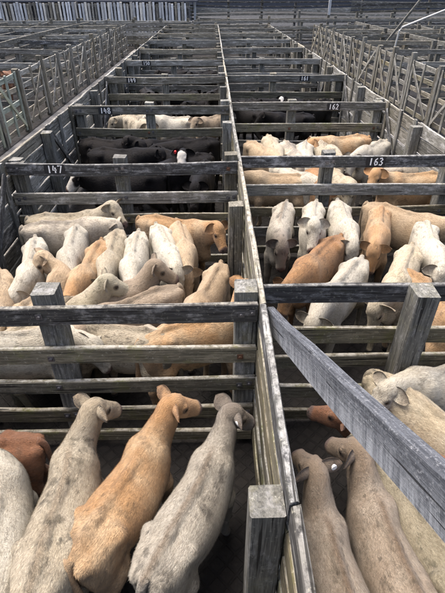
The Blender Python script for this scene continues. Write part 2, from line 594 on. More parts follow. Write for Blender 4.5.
# ---- outer pens beyond the gate rows
for nm, x0, x1 in (('left', -22.0, GL - 0.15), ('right', GR + 0.15, 26.0)):
    y = 10.2
    i = 0
    while y < 41:
        n = int((x1 - x0) / 3.7)
        posts = [(x0 + (j + .5) * (x1 - x0) / n, .19, 1.95 + random.uniform(-.05, .1), False) for j in range(n)]
        cross_fence(x0, x1, y, 'long grey rail fence across the outer %s pens, %s row from the front' % (nm, ORD[i]), 'outer cross fences', posts,
                    mats=[random.choice(['rail', 'pale', 'pale', 'dark']), 'pale', 'rail', 'rail', 'rail'], zs=RZ[:4])
        y += 3.9
        i += 1
    for j, X in enumerate([x0 + (x1 - x0) * f for f in (.2, .4, .6, .8)]):
        long_fence(X, 9, 41, 'long rail fence dividing the outer %s pens, %s' % (nm, ['leftmost of four', 'second of four from the left', 'third of four from the left', 'rightmost of four'][j]), 'outer dividing fences', -1,
                   ['rail', 'dark', 'rail'], [10 + q * 3.9 for q in range(8)], zs=CR[:4])

# ---- far slatted wall of horizontal boards
e = empty('slatted_wall', (24, 46, 0))
tag(e, 'far dark wall of horizontal slats across the top right', 'wall')
z = .1
while z < 3.15:
    for x0 in (-1.9, 12.0, 26.0, 40.0):
        timber('slat', (x0 + .01, 46, z + random.uniform(-.02, .02)), (x0 + 13.9, 46, z + random.uniform(-.02, .02)), random.choice([.1, .16, .19, .2]), .04,
               random.choices(['dark', 'rail', 'pale', 'white'], [6, 4, 2, 1.3])[0], e, segs=3)
    z += .245
for j in range(20):
    post(e, -1.5 + j * 2.9, 46.15 if j % 4 else 45.85, 3.1 + random.uniform(-.1, .5), .2, .2, 'dark' if j % 4 else 'white')
for i, y in enumerate((41.6, 43.6)):
    cross_fence(-1.5, 30, y, 'grey rail fence in front of the far slatted wall, %s one' % ['nearer', 'farther'][i], 'outer cross fences',
                [(-1 + j * 2.6 + random.uniform(-.4, .4), .2, 2.0 + random.uniform(-.1, .5), False) for j in range(12)], mats=['pale', 'rail', 'rail', 'dark'])

for i, y in enumerate((40.6, 41.7)):
    cross_fence(-26, -1.6, y, 'grey rail fence in front of the whitewashed board wall, %s one' % ['nearer', 'farther'][i], 'outer cross fences',
                [(-25 + j * 2.1, .19, 1.95 + random.uniform(-.05, .2), False) for j in range(12)], mats=['pale', 'rail', 'pale', 'rail'], zs=[(1.62, 1.86), (1.25, 1.5), (.85, 1.12), (.4, .7)])

# ---- far whitewashed board wall with a dark roof
e = empty('board_wall', (-14, 43.5, 0))
tag(e, 'far wall of whitewashed vertical boards under a dark roof edge', 'wall')
x = -30.0
while x < -2.0:
    w = random.uniform(.15, .2)
    timber('board', (x, 43.5, 0), (x + random.uniform(-.04, .04), 43.5, 3.05 + random.uniform(-.1, .05)), w, .04, random.choice(['white', 'white', 'white', 'pale']), e, segs=1, roll=math.pi / 2)
    x += .26
for z in (.6, 1.7, 2.7):
    timber('rail', (-30.2, 43.6, z), (-1.8, 43.6, z), .16, .06, 'dark', e, segs=3)
for x in range(-29, -1, 3):
    post(e, x, 43.75, 3.1, .18, .18, 'dark')
e = empty('shed', (-16, 48, 0))
tag(e, 'long dark roofed shed behind the whitewashed board wall', 'shed')
mesh_obj('roof', [Vector(v) - e.location for v in [(-32, 44.1, 3.06), (-1.2, 44.1, 3.06), (-1.2, 54, 4.9), (-32, 54, 4.9), (-32, 44.1, 3.2), (-1.2, 44.1, 3.2), (-1.2, 54, 5.04), (-32, 54, 5.04)]],
         [(3, 2, 1, 0), (4, 5, 6, 7), (0, 1, 5, 4), (1, 2, 6, 5), (2, 3, 7, 6), (3, 0, 4, 7)], M['roof'], e)
mesh_obj('wall', [Vector(v) - e.location for v in [(-31, 46, 0), (-2, 46, 0), (-2, 46, 3.3), (-31, 46, 3.3), (-31, 53, 0), (-2, 53, 0), (-2, 53, 4.6), (-31, 53, 4.6)]],
         [(0, 1, 2, 3), (5, 4, 7, 6), (1, 5, 6, 2), (4, 0, 3, 7)], M['roof'], e)

e = empty('shed', (20, 112, 0))
tag(e, 'long low dark shed at the top right of the yards', 'shed')
mesh_obj('wall', [Vector(v) - e.location for v in [(-50, 112, 0), (90, 112, 0), (90, 112, 4.2), (-50, 112, 4.2), (-50, 120, 0), (90, 120, 0), (90, 120, 4.2), (-50, 120, 4.2)]],
         [(0, 1, 2, 3), (5, 4, 7, 6), (1, 5, 6, 2), (4, 0, 3, 7)], M['roof'], e)
mesh_obj('roof', [Vector(v) - e.location for v in [(-51, 111, 4.1), (91, 111, 4.1), (91, 116, 6), (-51, 116, 6), (-51, 121, 4.1), (91, 121, 4.1)]],
         [(0, 1, 2, 3), (3, 2, 5, 4)], M['roof'], e)

# ---- bent pipe rail and leaning pole at the top right
def tube(name, pts, rad, mat, parent=None, n=8):
    V, F = [], []
    P = [Vector(p) for p in pts]
    for i, p in enumerate(P):
        d = (P[min(i + 1, len(P) - 1)] - P[max(i - 1, 0)]).normalized()
        a = d.orthogonal().normalized(); b = d.cross(a)
        rr = rad[i] if isinstance(rad, (list, tuple)) else rad
        for j in range(n):
            q = j / n * math.tau
            V.append(p + a * math.cos(q) * rr + b * math.sin(q) * rr)
    for i in range(len(P) - 1):
        for j in range(n):
            F.append((i * n + j, i * n + (j + 1) % n, (i + 1) * n + (j + 1) % n, (i + 1) * n + j))
    F.append(tuple(reversed(range(n)))); F.append(tuple((len(P) - 1) * n + j for j in range(n)))
    return mesh_obj(name, V, F, M[mat], parent)


def at_y(px, py, Y):
    """point of the vertical plane y = Y seen at photograph pixel (px, py)"""
    v = Vector(((px - 222.5) / FPX, -(py - 296.5) / FPX, -1.0))
    v = Euler((R(90 - PITCH), 0, R(-YAW))).to_matrix() @ v
    return Vector((0, 0, CAM_H)) + v * (Y / v.y)


A, Bp, Cp = at_y(394, 50, 21), at_y(400, 28, 21), at_y(475, -2, 21)
e = empty('pipe_handrail', (A.x, 21, 0))
tag(e, 'pale bent pipe handrail rising to the right beyond the right alley', 'handrail')
o = Vector((A.x, 21, 0))
q = [(A.x, 21, 0), A, Bp + (A - Bp) * .12, Bp + (Cp - Bp) * .03, Cp]
tube('pipe', [Vector(v) - o for v in q], .04, 'pipe', e)
tube('post', [Vector((Cp.x, 21, 0)) - o, Cp - o], .04, 'pipe', e)
A, Bp = at_y(362, 52, 27), at_y(425, -6, 27)
A.z = 0
o = timber('leaning_pole', A, Bp, .11, .11, 'rail', None, 2)
tag(o, 'slim leaning timber pole at the top right, left of the bent pipe', 'pole')

# ------------------------------------------------------------------ inclined handrail beam and the catwalk it leads to
b = timber('handrail_beam', (0.487, 3.154, 1.65), (0.755, -0.25, 3.305), 0.213, 0.068, 'beam', None, segs=6, var=1)
tag(b, 'blue grey plank handrail sloping up across the right front pen', 'handrail')
e = empty('catwalk', (0.5, -0.9, 0))
tag(e, 'raised timber catwalk the sloping handrail beam leads up to', 'catwalk')
for j in range(6):
    timber('plank', (-3.0, -1.45 + j * .21, 2.44), (4.0, -1.45 + j * .21, 2.44), .04, .19, 'rail', e, segs=2)
for x in (-2.6, .85, 3.7):
    for y in (-1.5, -.3):
        timber('post', (x, y, -.05), (x, y, 3.42 if y > -1 else 2.41), .12, .12, 'post', e, segs=2)
    timber('bearer', (x, -1.6, 2.35), (x, -.2, 2.35), .13, .07, 'rail', e, segs=2)

# ------------------------------------------------------------------ cattle: one body shape, posed for every animal
def sm(a, b, x):
    t = np.clip((x - a) / (b - a), 0, 1)
    return t * t * (3 - 2 * t)


def calf_sdf(P):
    x, z = P[:, 0], P[:, 2]
    y = np.abs(P[:, 1])
    Q = np.stack([x, y, z], 1)
    D = None

    def add(d, k):
        nonlocal D
        if D is None:
            D = d
        else:
            h = np.maximum(k - np.abs(D - d), 0) / k
            D = np.minimum(D, d) - h * h * k * 0.25

    def ell(c, r, rot=0.0):
        q = Q - np.array(c)
        if rot:
            ca, sa = math.cos(rot), math.sin(rot)
            q = np.stack([q[:, 0] * ca + q[:, 2] * sa, q[:, 1], -q[:, 0] * sa + q[:, 2] * ca], 1)
        r = np.array(r)
        k0 = np.sqrt(((q / r) ** 2).sum(1)); k1 = np.sqrt(((q / r ** 2) ** 2).sum(1)) + 1e-9
        return k0 * (k0 - 1) / k1

    def cone(a, b, ra, rb, ys=1.0):
        a, b = np.array(a), np.array(b)
        ab = b - a
        t = np.clip(((Q - a) @ ab) / (ab @ ab), 0, 1)
        return np.sqrt((((Q - a - t[:, None] * ab) / np.array((1, ys, 1))) ** 2).sum(1)) - (ra + (rb - ra) * t)

    add(ell((-0.02, 0, .775), (.50, .222, .275)), .05)
    add(ell((.29, 0, .79), (.27, .172, .295)), .08)
    add(ell((-.37, 0, .895), (.27, .175, .155)), .07)
    add(ell((-.49, 0, .83), (.19, .165, .215)), .08)
    add(ell((-.20, 0, .885), (.25, .190, .160)), .08)
    add(cone((-.335, .110, 1.015), (-.345, .166, .985), .029, .029), .070)      # hook bones
    add(cone((-.345, .160, .980), (-.625, .085, .950), .030, .032), .08)       # hook to pin
    add(ell((-.640, .080, .960), (.045, .036, .040)), .045)
    add(cone((-.64, 0, 1.005), (-.34, 0, 1.078), .026, .024), .05)             # spine
    add(cone((-.34, 0, 1.078), (.05, 0, 1.058), .024, .022), .05)
    add(cone((.05, 0, 1.058), (.34, 0, 1.085), .022, .030), .05)
    add(ell((.35, .0, .98), (.16, .085, .11)), .07)
    add(ell((.34, .125, .86), (.10, .05, .20), -.25), .06)
    add(ell((.50, 0, .66), (.13, .105, .15)), .08)
    add(ell((-.47, .105, .70), (.165, .085, .26), .12), .07)
    # hind leg
    add(cone((-.40, .14, .62), (-.60, .135, .42), .095, .052), .06)
    add(cone((-.60, .135, .42), (-.565, .135, .13), .045, .034), .03)
    add(cone((-.565, .135, .12), (-.53, .135, .045), .038, .045), .03)
    # front leg
    add(cone((.37, .13, .62), (.40, .13, .35), .08, .047), .06)
    add(cone((.40, .13, .35), (.395, .13, .12), .045, .034), .03)
    add(cone((.395, .13, .12), (.43, .13, .045), .038, .045), .03)
    # neck
    add(cone((.40, 0, .93), (.82, 0, 1.14), .172, .100, .90), .10)
    add(cone((.44, 0, .80), (.86, 0, 1.03), .124, .062, .90), .09)
    # head
    add(ell((.875, 0, 1.145), (.085, .082, .085)), .04)
    add(cone((.89, 0, 1.125), (1.06, 0, .985), .082, .056), .04)
    add(cone((.90, .028, 1.04), (1.05, .014, .94), .064, .046), .03)
    add(ell((.93, .048, 1.045), (.075, .036, .062), .5), .03)
    add(ell((1.075, 0, .950), (.056, .068, .056)), .03)
    add(ell((1.10, .035, .972), (.022, .022, .022)), .015)
    add(ell((.935, .068, 1.115), (.042, .024, .028), .6), .025)
    return D


def surface_nets(h):
    lo, hi = np.array((-.78, -.34, -.02)), np.array((1.24, .34, 1.30))
    n = np.ceil((hi - lo) / h).astype(int) + 1
    # symmetric grid: evaluate in chunks
    ax = [lo[i] + h * np.arange(n[i]) for i in range(3)]
    G = np.stack(np.meshgrid(*ax, indexing='ij'), -1).reshape(-1, 3)
    D = np.concatenate([calf_sdf(G[i:i + 200000]) for i in range(0, len(G), 200000)]).reshape(n)
    S = D < 0
    nx, ny, nz = n
    c = [S[i:nx - 1 + i, j:ny - 1 + j, k:nz - 1 + k] for i in (0, 1) for j in (0, 1) for k in (0, 1)]
    s = sum(q.astype(int) for q in c)
    act = (s > 0) & (s < 8)
    idx = -np.ones(act.shape, int)
    cells = np.argwhere(act)
    idx[act] = np.arange(len(cells))
    V = lo + (cells + .5) * h
    F = []
    for a in range(3):
        b, cc = (a + 1) % 3, (a + 2) % 3
        sl0 = [slice(None)] * 3; sl1 = [slice(None)] * 3
        sl0[a] = slice(0, -1); sl1[a] = slice(1, None)
        chg = S[tuple(sl0)] != S[tuple(sl1)]
        E = np.argwhere(chg)
        E = E[(E[:, b] > 0) & (E[:, cc] > 0) & (E[:, b] < n[b] - 1) & (E[:, cc] < n[cc] - 1)]
        ins = S[tuple(E.T)]
        def g(db, dc):
            q = E.copy(); q[:, b] += db; q[:, cc] += dc
            return idx[tuple(q.T)]
        quad = np.stack([g(-1, -1), g(0, -1), g(0, 0), g(-1, 0)], 1)
        quad[~ins] = quad[~ins][:, ::-1]
        F.append(quad)
    F = np.concatenate(F)
    for it in range(4):                       # pull vertices on to the surface
        d = calf_sdf(V)
        gr = np.stack([calf_sdf(V + np.eye(3)[i] * 1e-3) - calf_sdf(V - np.eye(3)[i] * 1e-3) for i in range(3)], 1) / 2e-3
        ln = np.linalg.norm(gr, axis=1, keepdims=True) + 1e-6
        V = V - gr / ln * np.clip(d, -h, h)[:, None] * 0.9
    return V, F


def ear_geo(sgn, tilt=.35, lift=0.0, nu=8, nv=6):
    """cupped leaf shaped ear, closed surface"""
    root = np.array((.845, sgn * .06, 1.165))
    ax = np.array((-.12, sgn * .96, -.06 + lift)); ax /= np.linalg.norm(ax)
    w = np.array((tilt, 0, .93)); w -= ax * (w @ ax); w /= np.linalg.norm(w)
    nrm = np.cross(ax, w) * sgn
    V, F = [], []
    for layer in (0, 1):
        for i in range(nu):
            t = i / (nu - 1)
            half = .068 * (math.sin(math.pi * min(1, .22 + t * .80)) ** .5) * (1 - .05 * t) + .003
            droop = np.array((0, 0, -1)) * .03 * t * t
            for j in range(nv):
                s = j / (nv - 1) * 2 - 1
                cup = .030 * (s * s - .6) * (1 - .5 * t)
                V.append(root + ax * (.165 * t) + droop + w * (half * s) + nrm * (cup + (.010 * (1 - s * s) * (1 - .6 * t) + .0015) * (1 if layer else -1) * .6))
    o = nu * nv
    for i in range(nu - 1):
        for j in range(nv - 1):
            a = i * nv + j
            f = (a, a + 1, a + nv + 1, a + nv)
            F.append(f[::-1] if sgn > 0 else f)
            g = tuple(q + o for q in f)
            F.append(g if sgn > 0 else g[::-1])
    rim = [j for j in range(nv)] + [i * nv + nv - 1 for i in range(1, nu)] + [(nu - 1) * nv + j for j in range(nv - 2, -1, -1)] + [i * nv for i in range(nu - 2, 0, -1)]
    for q in range(len(rim)):
        a, b = rim[q], rim[(q + 1) % len(rim)]
        f = (a, a + o, b + o, b)
        F.append(f if sgn > 0 else f[::-1])
    return np.array(V), F


def tail_geo(curl, n=14, m=7):
    V, F = [], []
    P = []
    for i in range(n):
        t = i / (n - 1)
        P.append(Vector((-.645 - .055 * math.sin(min(1, t * 3) * math.pi / 2) - .02 * t, curl * t * t * .22, 1.02 - .60 * t ** 1.3 + (.03 * math.sin(t * math.pi)))))
    for i, p in enumerate(P):
        t = i / (n - 1)
        d = (P[min(i + 1, n - 1)] - P[max(i - 1, 0)]).normalized()
        a = Vector((0, 1, 0)); b = d.cross(a).normalized(); a = b.cross(d)
        r = .030 * (1 - t) ** .6 + .010
        if t > .62:
            r = .014 + .026 * math.sin((t - .62) / .38 * math.pi) ** .8
        for j in range(m):
            q = j / m * math.tau
            V.append(p + a * math.cos(q) * r + b * math.sin(q) * r)
    for i in range(n - 1):
        for j in range(m):
            F.append((i * m + j, i * m + (j + 1) % m, (i + 1) * m + (j + 1) % m, (i + 1) * m + j))
    F.append(tuple(reversed(range(m)))); F.append(tuple((n - 1) * m + j for j in range(m)))
    return np.array([tuple(v) for v in V]), F


BASE = {}
for lod, h in (('near', .0135), ('mid', .021)):
    BASE[lod] = surface_nets(h)
EARS = {True: [ear_geo(1, .35, .38), ear_geo(-1, .35, .38)], False: [ear_geo(1, -.5, .12), ear_geo(-1, -.5, .12)]}


def pose(P, q):
    """q: neck yaw / pitch, head yaw / pitch / roll (degrees), body bend, stride, belly, width"""
    P = np.array(P, float)
    x, y, z = P[:, 0].copy(), P[:, 1].copy(), P[:, 2].copy()
    u = ((x - .42) * .868 + (z - .92) * .496) / .484
    wn_ = sm(-.15, .95, u)
    wh = sm(.78, 1.05, u)
    # build variation
    w = 1 + (q.get('width', 1) - 1) * sm(.55, .1, x)
    y *= w
    V = np.stack([x - .075 * wn_, y, z - .02 * wn_], 1)

    def rot(V, piv, yaw, pitch, roll, wt):
        d = V - piv
        for ang, (i, j) in ((roll, (1, 2)), (pitch, (0, 2)), (yaw, (0, 1))):
            if ang:
                a = np.radians(ang) * wt
                c, s = np.cos(a), np.sin(a)
                di, dj = d[:, i] * c - d[:, j] * s, d[:, i] * s + d[:, j] * c
                d[:, i], d[:, j] = di, dj
        return d + piv

    V = rot(V, np.array((.785, 0, 1.07)), q.get('hy', 0), q.get('hp', 0), q.get('hr', 0), wh)
    V = rot(V, np.array((.42, 0, .93)), q.get('ny', 0), q.get('np', 0), 0, wn_)
    # spine bend: positive curves both ends towards +y
    bend = q.get('bend', 0)
    if bend:
        a = bend * V[:, 0]
        V[:, 0], V[:, 1] = V[:, 0] - V[:, 1] * np.sin(a), V[:, 1] + bend * V[:, 0] ** 2 * 0.5
    st = q.get('stride', 0)
    if st:
        lw = sm(.62, .1, z)
        sg = np.where(y > 0, 1, -1) * np.where(x > 0, 1, -1)
        V[:, 0] += st * lw * sg * (u < .2)
    return V


def coat_mat(name, base, alt, dirt=(0.10, 0.085, 0.055), alt_amt=.6, dirt_amt=.5, head=None, head_amt=0.0, muzzle=(0.12, 0.075, 0.06), leg=None, spine=.35, white_face=False, rough=.75, sheen=.15, spec=.2):
    k = NT(name)
    at_ = k.new('ShaderNodeAttribute', attribute_name='rest')
    oi = k.new('ShaderNodeObjectInfo')
    at2 = k.new('ShaderNodeAttribute', attribute_name='seed')
    p0 = at_.outputs['Vector']
    p = k.vmath('ADD', p0, at2.outputs['Vector'])
    x, y, z = k.sep(p0)
    ay = k.math('ABSOLUTE', y)
    big = k.noise(p, 2.6, 4, .6)
    c = k.mix(k.math('MULTIPLY', k.ramp(big, .38, .66), alt_amt), base, alt)
    # coat locks along the body
    lock = k.noise(k.vmath('MULTIPLY', p, (26, 62, 62)), 1.0, 5, .7, .8)
    c = k.mix(k.ramp(lock, .40, .68, .0, .6), c, k.mix(1.0, c, (.45, .41, .36), 'MULTIPLY'))
    speck = k.noise(p, 60, 3, .7)
    c = k.mix(k.ramp(speck, .62, .74, 0, .35), c, dirt)
    # spine line
    c = k.mix(k.math('MULTIPLY', k.math('MULTIPLY', k.ramp(ay, .045, .0), k.ramp(z, .98, 1.05)), k.math('MULTIPLY', k.ramp(x, .55, .3), spine)), c, k.mix(1.0, c, (.45, .38, .32), 'MULTIPLY'))
    if head is not None:
        hm = k.math('ADD', x, k.math('MULTIPLY', k.math('SUBTRACT', big, .5), .25))
        c = k.mix(k.math('MULTIPLY', k.ramp(hm, .50, .86), head_amt), c, head)
    # mud: splashed legs, belly, rump and flank stains
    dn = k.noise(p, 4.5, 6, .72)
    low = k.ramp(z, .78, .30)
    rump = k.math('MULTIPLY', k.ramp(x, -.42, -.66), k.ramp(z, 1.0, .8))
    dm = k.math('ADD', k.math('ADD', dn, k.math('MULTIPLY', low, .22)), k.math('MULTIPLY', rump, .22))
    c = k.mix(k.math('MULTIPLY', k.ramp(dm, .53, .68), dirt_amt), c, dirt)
    smear = k.noise(k.vmath('MULTIPLY', p, (3, 7, 4)), 1.7, 5, .7)
    c = k.mix(k.math('MULTIPLY', k.ramp(smear, .58, .66), dirt_amt * .7), c, tuple(q * .6 for q in dirt))
    sp1 = k.ramp(k.noise(p, 8, 5, .7), .63, .69)
    c = k.mix(k.math('MULTIPLY', sp1, dirt_amt * .9), c, tuple(q * .45 for q in dirt))
    if leg:
        c = k.mix(k.ramp(z, .5, .3), c, leg)
    if white_face:
        wf = k.math('ADD', x, k.math('MULTIPLY', k.noise(p, 9, 3), .12))
        c = k.mix(k.math('MULTIPLY', k.ramp(wf, .93, .95), k.ramp(ay, .09, .075)), c, (.62, .59, .53))
    mz = k.math('SUBTRACT', x, k.math('MULTIPLY', z, .35))
    c = k.mix(k.ramp(mz, .735, .765), c, muzzle)
    # ears, eye rims, nostrils
    c = k.mix(k.math('MULTIPLY', k.math('MULTIPLY', k.ramp(ay, .10, .16), k.ramp(x, .68, .72)), .55), c, k.mix(1.0, c, (.35, .28, .22), 'MULTIPLY'))
    pm = k.new('ShaderNodeCombineXYZ')
    k.set(pm.inputs[0], x); k.set(pm.inputs[1], ay); k.set(pm.inputs[2], z)
    def spot(cc, r0, r1):
        n = k.new('ShaderNodeVectorMath', operation='DISTANCE')
        k.set(n.inputs[0], pm.outputs[0]); n.inputs[1].default_value = cc
        return k.ramp(n.outputs['Value'], r1, r0)
    c = k.mix(k.math('MULTIPLY', spot((.943, .082, 1.106), .022, .042), .8), c, (.035, .026, .02))
    c = k.mix(spot((1.125, .036, .965), .010, .018), c, (.02, .014, .012))
    # hooves
    c = k.mix(k.ramp(z, .075, .055), c, (.03, .027, .024))
    v = k.ramp(oi.outputs['Random'], 0, 1, .88, 1.1, False)
    hs = k.new('ShaderNodeHueSaturation')
    tn = k.new('ShaderNodeAttribute', attribute_name='tone')
    v = k.math('MULTIPLY', v, k.math('ADD', tn.outputs['Fac'], 1.0))
    k.set(hs.inputs['Color'], c); k.set(hs.inputs['Value'], v)
    k.set(k.bsdf.inputs['Base Color'], hs.outputs[0])
    k.bsdf.inputs['Roughness'].default_value = rough
    k.bsdf.inputs['Specular IOR Level'].default_value = spec
    k.bsdf.inputs['Sheen Weight'].default_value = sheen
    k.bsdf.inputs['Sheen Roughness'].default_value = .5
    hgt = k.math('ADD', lock, k.math('MULTIPLY', k.noise(k.vmath('MULTIPLY', p, (50, 120, 120)), 1.0, 3, .6), .5))
    k.set(k.bsdf.inputs['Normal'], k.bump(hgt, .9, .022))
    return k.m


OLV = (.085, .08, .045)
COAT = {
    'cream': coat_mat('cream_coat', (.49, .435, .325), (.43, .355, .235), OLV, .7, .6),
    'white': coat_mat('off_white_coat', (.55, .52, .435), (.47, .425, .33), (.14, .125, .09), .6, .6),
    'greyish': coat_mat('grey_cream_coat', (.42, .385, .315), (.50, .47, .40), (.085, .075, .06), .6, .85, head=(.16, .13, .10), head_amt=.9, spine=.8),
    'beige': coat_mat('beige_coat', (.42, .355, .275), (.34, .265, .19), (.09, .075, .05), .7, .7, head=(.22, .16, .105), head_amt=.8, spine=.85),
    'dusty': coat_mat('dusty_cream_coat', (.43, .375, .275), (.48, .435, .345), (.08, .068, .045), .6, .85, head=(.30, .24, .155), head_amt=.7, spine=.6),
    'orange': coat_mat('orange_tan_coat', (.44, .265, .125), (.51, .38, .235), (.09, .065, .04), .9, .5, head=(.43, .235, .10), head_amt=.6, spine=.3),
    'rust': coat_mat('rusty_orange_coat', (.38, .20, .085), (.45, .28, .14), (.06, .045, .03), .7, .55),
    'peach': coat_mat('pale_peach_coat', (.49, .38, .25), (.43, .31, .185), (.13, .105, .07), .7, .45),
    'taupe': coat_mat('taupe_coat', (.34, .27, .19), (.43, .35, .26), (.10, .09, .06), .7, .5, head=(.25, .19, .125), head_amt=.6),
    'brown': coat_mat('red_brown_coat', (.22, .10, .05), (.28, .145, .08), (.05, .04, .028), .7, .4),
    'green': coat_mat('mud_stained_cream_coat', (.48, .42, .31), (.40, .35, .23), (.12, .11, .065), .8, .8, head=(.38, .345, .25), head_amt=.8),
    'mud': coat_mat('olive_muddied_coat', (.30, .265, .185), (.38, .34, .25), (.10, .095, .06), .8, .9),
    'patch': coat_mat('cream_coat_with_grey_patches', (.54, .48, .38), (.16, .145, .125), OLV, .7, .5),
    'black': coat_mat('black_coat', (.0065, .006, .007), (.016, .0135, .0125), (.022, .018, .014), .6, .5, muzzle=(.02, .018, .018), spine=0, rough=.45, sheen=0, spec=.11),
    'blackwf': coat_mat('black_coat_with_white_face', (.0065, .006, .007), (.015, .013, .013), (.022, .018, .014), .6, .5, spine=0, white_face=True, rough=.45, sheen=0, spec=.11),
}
k = NT('dark_wet_eye')
k.bsdf.inputs['Base Color'].default_value = (.012, .008, .006, 1)
k.bsdf.inputs['Roughness'].default_value = .12
M['eye'] = k.m
M['tagwhite'] = plain_mat('white_plastic_tag', (.8, .8, .78), .4, 0, .05)
M['tagred'] = plain_mat('red_plastic_tag', (.55, .04, .04), .4, 0, .1)
M['tagyellow'] = plain_mat('yellow_plastic_tag', (.7, .42, .06), .4, 0, .1)


def geo_mesh(name, V, F, mat, rest, seed, smooth=True, tone=None):
    me = bpy.data.meshes.new(name)
    F = list(F)
    me.from_pydata(V.tolist() if isinstance(V, np.ndarray) else V, [], [tuple(int(i) for i in f) for f in F])
    a = me.attributes.new('rest', 'FLOAT_VECTOR', 'POINT')
    a.data.foreach_set('vector', np.ascontiguousarray(rest, dtype=np.float32).ravel())
    if tone is not None:
        ta = me.attributes.new('tone', 'FLOAT', 'POINT')
        ta.data.foreach_set('value', np.ascontiguousarray(tone, dtype=np.float32))
    s = me.attributes.new('seed', 'FLOAT_VECTOR', 'POINT')
    s.data.foreach_set('vector', np.tile(np.array(seed, dtype=np.float32), len(V)))
    if smooth:
        me.polygons.foreach_set('use_smooth', [True] * len(me.polygons))
    me.materials.append(mat)
    return me


def sphere_geo(c, r, nu=8, nv=6):
    V, F = [], []
    for i in range(nv + 1):
        for j in range(nu):
            a, b = math.pi * i / nv, math.tau * j / nu
            V.append((c[0] + r[0] * math.sin(a) * math.cos(b), c[1] + r[1] * math.sin(a) * math.sin(b), c[2] + r[2] * math.cos(a)))
    for i in range(nv):
        for j in range(nu):
            F.append((i * nu + j, (i + 1) * nu + j, (i + 1) * nu + (j + 1) % nu, i * nu + (j + 1) % nu))
    return np.array(V), F


def tag_geo(sgn):
    V, F = [], []
    c = np.array((.838, sgn * .138, 1.183))
    n = 10
    for l in (-0.026, 0.022):
        for j in range(n):
            a = j / n * math.tau
            V.append(c + np.array((l, math.cos(a) * .023, math.sin(a) * .023)))
    for j in range(n):
        F.append((j, (j + 1) % n, n + (j + 1) % n, n + j))
    F.append(tuple(reversed(range(n)))); F.append(tuple(range(n, 2 * n)))
    return np.array(V), F


# fur in rest pose, combed backwards, one thin blade per hair
def make_fur(n):
    V, F = BASE['near']
    tri = np.concatenate([F[:, [0, 1, 2]], F[:, [0, 2, 3]]])
    A, B, C = V[tri[:, 0]], V[tri[:, 1]], V[tri[:, 2]]
    cr = np.cross(B - A, C - A)
    ar = np.linalg.norm(cr, axis=1)
    nm = cr / (ar[:, None] + 1e-12)
    mid = (A + B + C) / 3
    wgt = ar * (mid[:, 2] > .42) * (.35 + .65 * (mid[:, 2] > .7))
    ids = rng.choice(len(tri), n, p=wgt / wgt.sum())
    u, v = rng.random(n), rng.random(n)
    f = u + v > 1
    u[f], v[f] = 1 - u[f], 1 - v[f]
    root = A[ids] + (B - A)[ids] * u[:, None] + (C - A)[ids] * v[:, None]
    N = nm[ids]
    comb = np.tile(np.array((-1.0, 0, -.35)), (n, 1))
    # cowlicks: slow swirls
    comb[:, 1] += .8 * np.sin(root[:, 0] * 9 + 3 * np.sin(root[:, 1] * 11)) * np.cos(root[:, 2] * 8)
    comb += rng.normal(0, .32, (n, 3))
    comb -= N * (comb * N).sum(1, keepdims=True)
    comb /= np.linalg.norm(comb, axis=1, keepdims=True) + 1e-9
    ln = rng.uniform(.013, .030, n) * np.where(root[:, 0] > .8, .45, 1.0)
    side = np.cross(comb, N)
    wd = .0013
    tip = root + comb * ln[:, None] * .93 + N * ln[:, None] * rng.uniform(.12, .42, n)[:, None]
    R0 = root - N * .002
    P = np.stack([R0 - side * wd, R0 + side * wd, tip], 1).reshape(-1, 3)
    Fc = np.arange(3 * n).reshape(-1, 3)
    return P, Fc, np.repeat(root, 3, axis=0)


FUR = make_fur(80000)
FTONE = np.repeat(rng.uniform(-.34, .30, 80000), 3)


